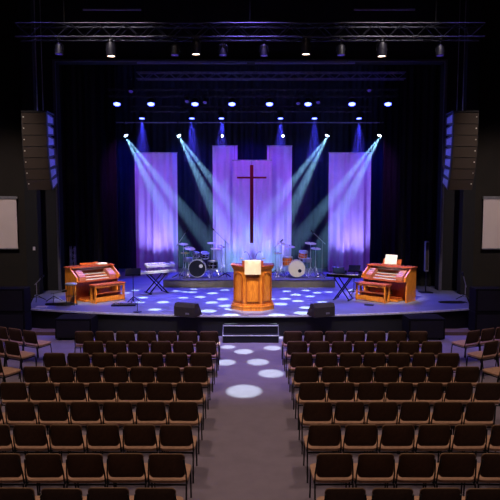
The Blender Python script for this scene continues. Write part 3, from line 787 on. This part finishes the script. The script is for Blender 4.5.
# blue rows
z1 = at(250, 93, 22.4).z - .13; z2 = at(250, 109, 24.4).z - .11
row1 = [117, 151, 195, 232, 269.5, 308, 352, 388]; row2 = [142, 192, 221.5, 280.5, 314.5, 359]
BLUE = (.045, .045, 1.0)
N1 = ['leftmost', 'second from left', 'third from left', 'fourth from left', 'fourth from right', 'third from right', 'second from right', 'rightmost']
for k, px in enumerate(row1):
    p = at(px, 102.2, 22.3)
    e = fixture('wash_light', p, (p.x * .92, 20.0, SZ + 2), .16, .26, z1, 'lens_blue', 'blue wash light, upper front row, ' + N1[k], 'blue lights of the upper front row')
    spot('wash_lamp', e, (p.x * .80, 19.2, SZ), 820, (.10, .07, 1.0), 48, .8, .08)
N2 = ['leftmost', 'second from left', 'third from left', 'third from right', 'second from right', 'rightmost']
for k, px in enumerate(row2):
    p = at(px, 116.4, 24.3)
    e = fixture('wash_light', p, (p.x * 1.0, 22.8, SZ), .13, .26, z2, 'lens_blue', 'blue wash light, lower second row, ' + N2[k], 'blue lights of the lower second row')
    spot('wash_lamp', e, (p.x * .95, 23.0, SZ), 1700, BLUE, 30, .7, .06)
    haze(e + Vector((0, -.02, -.06)), (p.x * .99, 24.1, p.z - 2.0), .09, .42, .3, 'faint blue haze glowing under the blue wash light, lower second row, ' + N2[k], 'blue haze under the second row lights')
# beam lights
BC = (.26, .60, 1.0)
beams = [(125, 134, [(194, 272), (235, 272)], 'white beam light at the far left shining down over the lone left panel'),
         (178, 134, [(244, 272), (283, 272)], 'white beam light between left panel and middle panels'),
         (328, 134, [(261, 272), (222, 272)], 'white beam light between middle panels and right panel'),
         (380.5, 134, [(311, 272), (270, 272)], 'white beam light at the far right shining down over the lone right panel')]
for px, py, tg, lb in beams:
    p = at(px, py, 25.15)
    tgt = [at(x, y, 24.95) for x, y in tg]
    mid = (tgt[0] + tgt[1]) / 2
    e = fixture('beam_light', p, (mid.x, mid.y - 1.6, mid.z), .10, .24, ZP3, 'lens_white', lb, 'white beam lights')
    for q in tgt: spot('beam_lamp', p + Vector((0, -.16, -.03)), q, 8000, BC, 10.5, .5, .012)
    haze(p + Vector((0, -.17, -.14)), (mid.x, mid.y, SZ + .02), .07, 1.75, .66, 'pale hazy double light beam from the ' + lb.replace('white beam light ', 'lamp '), 'hazy beams of the white lamps')
for px, lb in ((222.3, 'small white light over the tall panel left of the cross'), (283, 'small white light over the tall panel right of the cross')):
    p = at(px, 135.3, 25.15)
    fixture('beam_light', p, (p.x * 1.02, 22.5, 5.2), .055, .16, ZP3, 'lens_white', lb, 'small white lights')
    spot('beam_lamp', p + Vector((0, -.12, -.1)), at(px + (2.5 if px < 250 else -2.5), 170, 25.9), 50, BC, 9, .4, .012)
# front truss spotlights
zf = at(250, 32, FT).z - .17
keys = [(111, 50, 'leftmost lit white spotlight on the front truss'), (196, 48, 'lit white spotlight on the front truss, left of centre'), (306, 48, 'lit white spotlight on the front truss, right of centre'), (382, 50, 'rightmost lit white spotlight on the front truss')]
KT = [(ca.x + .2, ca.y - .2, 1.4), (pc.x - .1, pc.y, 1.3), (pc.x + .1, pc.y, 1.3), (cbn.x - .2, cbn.y - .1, 1.5)]
for (px, py, lb), T, pw, an in zip(keys, KT, (2300, 1300, 1300, 2300), (21, 11, 11, 21)):
    p = at(px, py, FT)
    e = fixture('spotlight', p, (p.x, p.y + .15, p.z - 3), .115, .40, zf, 'lens_warm', lb, 'lit spotlights on the front truss')
    spot('key_lamp', e, T, pw, (1, .84, .66), an, .6, .06)
for px, py, lb in ((59, 50, 'unlit purple-tinted lamp at the left end of the front truss'), (175, 51, 'unlit lamp on the front truss just left of a lit one'), (223, 51, 'unlit lamp on the front truss, first left of the centre'),
                   (264, 51.5, 'unlit lamp on the front truss, first right of the centre'), (341, 51, 'unlit lamp on the front truss between two lit spotlights at right'), (440, 51.5, 'unlit purple-tinted lamp at the right end of the front truss')):
    p = at(px, py, FT)
    fixture('spotlight', p, (p.x, p.y - .3, p.z - 3), .10, .28, zf, 'lens_faint_glow', lb, 'unlit lamps on the front truss')
for k, (px, py, d) in enumerate(((131, 90, 21.4), (187, 100, 22.3), (205, 101, 22.3), (298, 102, 22.3), (318, 101, 22.3), (369, 89, 21.4))):
    p = at(px, py, d); nm = ['far left', 'left of the second blue lamp pair', 'right of the third blue lamp', 'just left of a blue lamp at right', 'just right of a blue lamp at right', 'far right'][k]
    fixture('moving_head', p, (p.x, p.y - 1, p.z - 1.5), .09, .22, (at(250, 76, 21.4).z - .12) if d < 22 else z1, 'lens_faint_glow', 'small dark unlit lamp under the stage trusses, ' + nm, 'small unlit lamps under the stage trusses')

# purple wash for the panels: uplights on the floor and two washes from the bar
UP = (.34, .22, 1.0)
ups = [(151, 25.45, 'floor uplight in front of the lone left panel, left one'), (165, 25.45, 'floor uplight in front of the lone left panel, right one'), (345, 25.45, 'floor uplight in front of the lone right panel, left one'), (360, 25.45, 'floor uplight in front of the lone right panel, right one'),
       (222, 25.2, 'floor uplight under the tall panel left of the cross'), (244, 25.0, 'floor uplight behind the pulpit, left of the cross'), (261, 25.0, 'floor uplight behind the pulpit, right of the cross'), (282, 25.2, 'floor uplight under the tall panel right of the cross')]
for px, y, lb in ups:
    x = at(px, 270, y).x
    t = thing('floor_uplight', lb, 'stage light', (x, y, SZ), 0, 'floor uplights before the panels')
    MB().box((0, 0, .012), (.2, .16, .024)).build('base', 'black_metal', t)
    q = Vector((0, .30, 1)).normalized().to_track_quat('Z', 'Y').to_matrix()
    MB().lathe([(.05, -.06), (.085, -.03), (.09, .08), (.075, .08), (0, .06)], (0, 0, .11), q, 18).build('lamp_head', 'fixture_body', t, smooth=True)
    MB().lathe([(0, .062), (.073, .07), (.073, .075), (0, .075)], (0, 0, .11), q, 18).build('lens', 'floor_lens', t)
    spot('uplight_lamp', (x, y + .03, SZ + .24), (x, y + .9, SZ + 3.8), 80 if abs(px - 252) < 15 else 200, (.36, .32, 1.0), 88, 1, .05)
for x, tx in ((-6, -4.4), (-3.0, .4), (3.0, -.4), (6, 4.4)):
    spot('panel_wash_lamp', (x, 22.4, 7.9), (tx, 26.3, 3.6), 250, (.46, .08, 1.0), 70, .8, .1)

# gobo projector throwing discs on stage and aisle
LP = Vector((0, 16.7, 12.35))
dots = [(155, 309.5, .4), (143, 297.7, .36), (140, 302.3, .33), (135.5, 290.3, .3), (128, 292.8, .3), (163, 302.2, .42), (176, 291, .33), (183.5, 297.7, .36), (185, 292, .3),
        (192.5, 292.2, .33), (200, 297, .4), (194, 289.3, .3), (212, 302.6, .42), (208, 311, .5), (212.5, 293.3, .42), (222.5, 299.2, .42), (226, 305.8, .46), (231, 315.2, .5), (225, 290, .36), (231, 309, .4),
        (277, 315.2, .52), (302.3, 313, .5), (306.5, 307.6, .46), (296, 294.7, .42), (310, 296.3, .36), (317, 292.7, .34), (306, 290.5, .34), (285, 298.8, .4), (280.5, 304, .46), (322, 302, .36), (287, 291.3, .34), (351, 290, .3), (329, 292, .32), (298, 301, .4), (271, 299, .3)]
fdots = [(244, 391, .76), (271, 373.4, .60), (258, 362, .54), (243.6, 351.6, .50), (272.5, 348, .48), (228, 347, .40), (225.5, 362.4, .50)]
gob = bpy.data.lights.new('disc_projector_lamp', 'SPOT'); gob.energy = 12000; gob.color = (.74, .96, .94); gob.spot_size = math.radians(160); gob.spot_blend = .1; gob.shadow_soft_size = .008
go = bpy.data.objects.new('disc_projector_lamp', gob); COL.objects.link(go); go.location = LP
gob.use_nodes = True; nt = gob.node_tree; em = nt.nodes['Emission']
tc = nt.nodes.new('ShaderNodeTexCoord'); prev = None
nz = nt.nodes.new('ShaderNodeVectorMath'); nz.operation = 'NORMALIZE'; nt.links.new(tc.outputs['Normal'], nz.inputs[0])
for lst, z in ((dots, SZ), (fdots, 0)):
    for px, py, dia in lst:
        c = onz(px, py, z); v = (c - LP); L = v.length; v.normalize()
        cosi = -v.z
        r = dia / 2 / L * (math.sqrt(cosi))
        dn = nt.nodes.new('ShaderNodeVectorMath'); dn.operation = 'DOT_PRODUCT'; dn.inputs[1].default_value = v
        nt.links.new(nz.outputs[0], dn.inputs[0])
        mr = nt.nodes.new('ShaderNodeMapRange'); mr.inputs['From Min'].default_value = math.cos(r * 1.12); mr.inputs['From Max'].default_value = math.cos(r * .85)
        k = (L / 11.0) ** 2 * (1.0 if z else .5)
        mr.inputs['To Max'].default_value = k
        nt.links.new(dn.outputs['Value'], mr.inputs['Value'])
        if prev is None: prev = mr.outputs[0]
        else:
            mx = nt.nodes.new('ShaderNodeMath'); mx.operation = 'MAXIMUM'; nt.links.new(prev, mx.inputs[0]); nt.links.new(mr.outputs[0], mx.inputs[1]); prev = mx.outputs[0]
nt.links.new(prev, em.inputs['Strength'])

# ================================================================ CHAIRS
def make_chair():
    t = thing('stacking_chair', '', 'chair')
    # local: faces +Y (towards the stage), origin under the seat centre
    Mx = Matrix.Translation((0, .03, .445))
    MB().pillow(.500, .44, .085, .06, Mx, 0, 1, .022).build('seat', 'chair_seat', t, smooth=True)
    RB = Matrix.Translation((0, -.237, .664)) @ Matrix.Rotation(math.radians(82 + 16), 4, 'X')
    MB().pillow(.424, .305, .045, .03, RB, -.02, .5, .016).build('backrest', 'chair_back', t, smooth=True)
    # lighter piping round the backrest
    pts = []
    w, h, rc = .427, .308, .045
    for cx, cy, a0 in ((w / 2 - rc, h / 2 - rc, 0), (-w / 2 + rc, h / 2 - rc, 90), (-w / 2 + rc, -h / 2 + rc, 180), (w / 2 - rc, -h / 2 + rc, 270)):
        for k in range(6):
            a = math.radians(a0 + 18 * k); pts.append((cx + rc * math.cos(a), cy + rc * math.sin(a)))
    pts.append(pts[0]); pts.append(pts[1])
    b = MB(); b.path([RB @ Vector((x, y - (.016 * (1 - 4 * x * x / w / w) if y < 0 else 0), -.02 * (x * x) / (w * w / 4))) for x, y in pts], .0085, 6); b.build('piping', 'chair_rim', t, smooth=True)
    for s in (-1, 1):
        b = MB(); b.path([(s * .234, .20, .40), (s * .238, .235, .0)], .011, 8); b.build('leg', 'black_metal', t)
        b = MB(); b.path([(s * .234, -.205, .42), (s * .238, -.27, .0)], .011, 8); b.build('leg', 'black_metal', t)
        b = MB(); b.path([(s * .234, -.18, .41), (s * .232, -.215, .56), (s * .212, -.262, .76)], .010, 8); b.build('back_upright', 'black_metal', t)
    b = MB()
    for s in (-1, 1): b.path([(s * .234, .20, .405), (s * .234, -.205, .405)], .011, 6)
    b.path([(-.234, .19, .400), (.234, .19, .400)], .010, 6); b.path([(-.234, -.19, .400), (.234, -.19, .400)], .010, 6)
    b.build('seat_frame', 'black_metal', t)
    return t
chair0 = make_chair(); used = [False]
def place_chair(x, y, rz, label, group):
    if used[0]: c = dup(chair0)
    else: c = chair0; used[0] = True
    c.location = (x, y, 0); c.rotation_euler = (0, 0, rz); c['label'] = label; c['group'] = group; return c
tops = [331.5, 341.5, 353.2, 367, 383, 402.3, 425.3, 454.2, 489]
inL = [220, 218, 212.6, 207.8, 202.2, 197.3, 192.0, 186.5, 178]
inR = [284, 287.5, 292.4, 297.2, 301.3, 304.0, 309, 316.4, 324]
pit = [20.55, 22.4, 24.3, 26.6, 29.4, 32.6, 36.6, 41.4, 47.3]
nL = [7, 6, 7, 7, 7, 7, 6, 5, 4]; nR = [7, 7, 7, 7, 7, 6, 6, 5, 4]
for r in range(9):
    bt = onz(250, tops[r], .822); yb = bt.y
    row = ORD[r]
    for sgn, inn_, cnt, bn in ((-1, inL[r], nL[r], 'left'), (1, inR[r], nR[r], 'right')):
        x0 = at(inn_, tops[r], yb).x + sgn * .2225
        x0 = (x0 + sgn * 1.035) / 2
        for k in range(cnt):
            jx = random.uniform(-.006, .006)
            nm = 'brown padded chair, %s block, %s row from the stage, %s seat from the aisle' % (bn, row, ORD[k])
            place_chair(x0 + sgn * k * .505 + jx, yb + .262 + random.uniform(-.008, .008), random.uniform(-.015, .015), nm, 'brown chairs of the %s block' % bn)
# angled side sections
for sx, nm in ((-1, 'left'), (1, 'right')):
    th = math.radians(26); rowsS = [((28.5, 330.8), 4, 'front row'), ((10.5, 341.5), 2, 'second row'), ((-8, 357), 2, 'third row')]
    for ri, ((px, py), cnt, rn) in enumerate(rowsS):
        pxx = px if sx < 0 else 503 - px
        p0 = onz(pxx, py, .822)
        fd = Vector((-sx * math.sin(th), math.cos(th), 0)); rd = Vector((sx * math.cos(th), math.sin(th), 0))
        for k in range(cnt):
            c = p0 + fd * .262 + rd * (.505 * k)
            lab = 'angled brown chair by the %s wall, %s, %s from the aisle side' % (nm, rn, ORD[k])
            place_chair(c.x, c.y, sx * th, lab, 'angled chairs by the %s wall' % nm)

# ================================================================ HOUSE LIGHT, HAZE, WORLD
WARM = (1.0, .72, .55)
for x, y, pw in ((-5, 9.5, 480), (0, 10.5, 340), (5, 9.5, 480), (-5, 4, 210), (5, 4, 210)):
    spot('house_lamp', (x, y, 11.8), (x, y - .4, 0), pw, WARM, 105, .9, .5)
spot('aisle_purple_lamp', (0, 12.2, 12.3), (0, 14.2, 0), 2200, (.34, .26, 1.0), 40, .9, .1)
for sx in (-1, 1): spot('aisle_purple_lamp', (sx * 5.4, 12.2, 12.3), (sx * 5.4, 14.9, 0), 750, (.34, .26, 1.0), 30, .9, .1)
for sx in (-1, 1):
    spot('front_wash_lamp', (sx * 4.2, 10.5, 12.2), (sx * 2.6, 18.6, .8), 1300, (1.0, .90, .84), 34, .8, .15)
    spot('drum_key_lamp', (sx * 2.4, 13.2, 12.2), (sx * 1.9, 22.3, 1.2), 1900, (1.0, .90, .84), 14, .7, .1)
for sx in (-1, 1):
    spot('side_wash_lamp', (sx * 3.5, 19.9, 8.8), (sx * 4.4, 17.5, SZ), 800, (.16, .16, 1.0), 60, .9, .1)
    spot('array_fill', (-sx * .5, 19.6, 8.2), (sx * 6.3, 17.3, 5.9), 900, (.12, .14, 1.0), 22, .6, .1)  # added blue spot without fixture, brightens the arrays' inner sides
    spot('screen_wash_lamp', (sx * 6.5, 9, 11), (sx * 8.8, 18, 4), 1500, (1.0, .80, .74), 34, .8, .2)
spot('step_fill', (0, 9.5, 12.2), (0, 15.2, .3), 1500, (.66, .60, 1.0), 13, .8, .1)  # added unseen spot that brightens the steps and their edge strips
spot('key_lamp', at(175, 51, FT) + Vector((0, .3, -.2)), (kp.x, kp.y, 1.6), 1400, (1, .9, .9), 7.5, .7, .05)  # extra spot added beside an unlit fixture to brighten the white keyboards
for x in (-6.2, -2.9, 0, 2.9, 6.2): spot('backdrop_fill', (x, 25.7, 8.1), (x * 1.02, 27.9, 4.2), 160, (.012, .03, 1.0), 85, 1, .1)  # added blue fill without fixtures, lifts the backdrop from black
wd = bpy.data.worlds.new('world'); S.world = wd; wd.use_nodes = True
bg = wd.node_tree.nodes['Background']; bg.inputs['Color'].default_value = (.001, .001, .002, 1); bg.inputs['Strength'].default_value = 1
S.view_settings.view_transform = 'Standard'; S.view_settings.look = 'None'
S.view_settings.exposure = 1.0; S.view_settings.gamma = 1
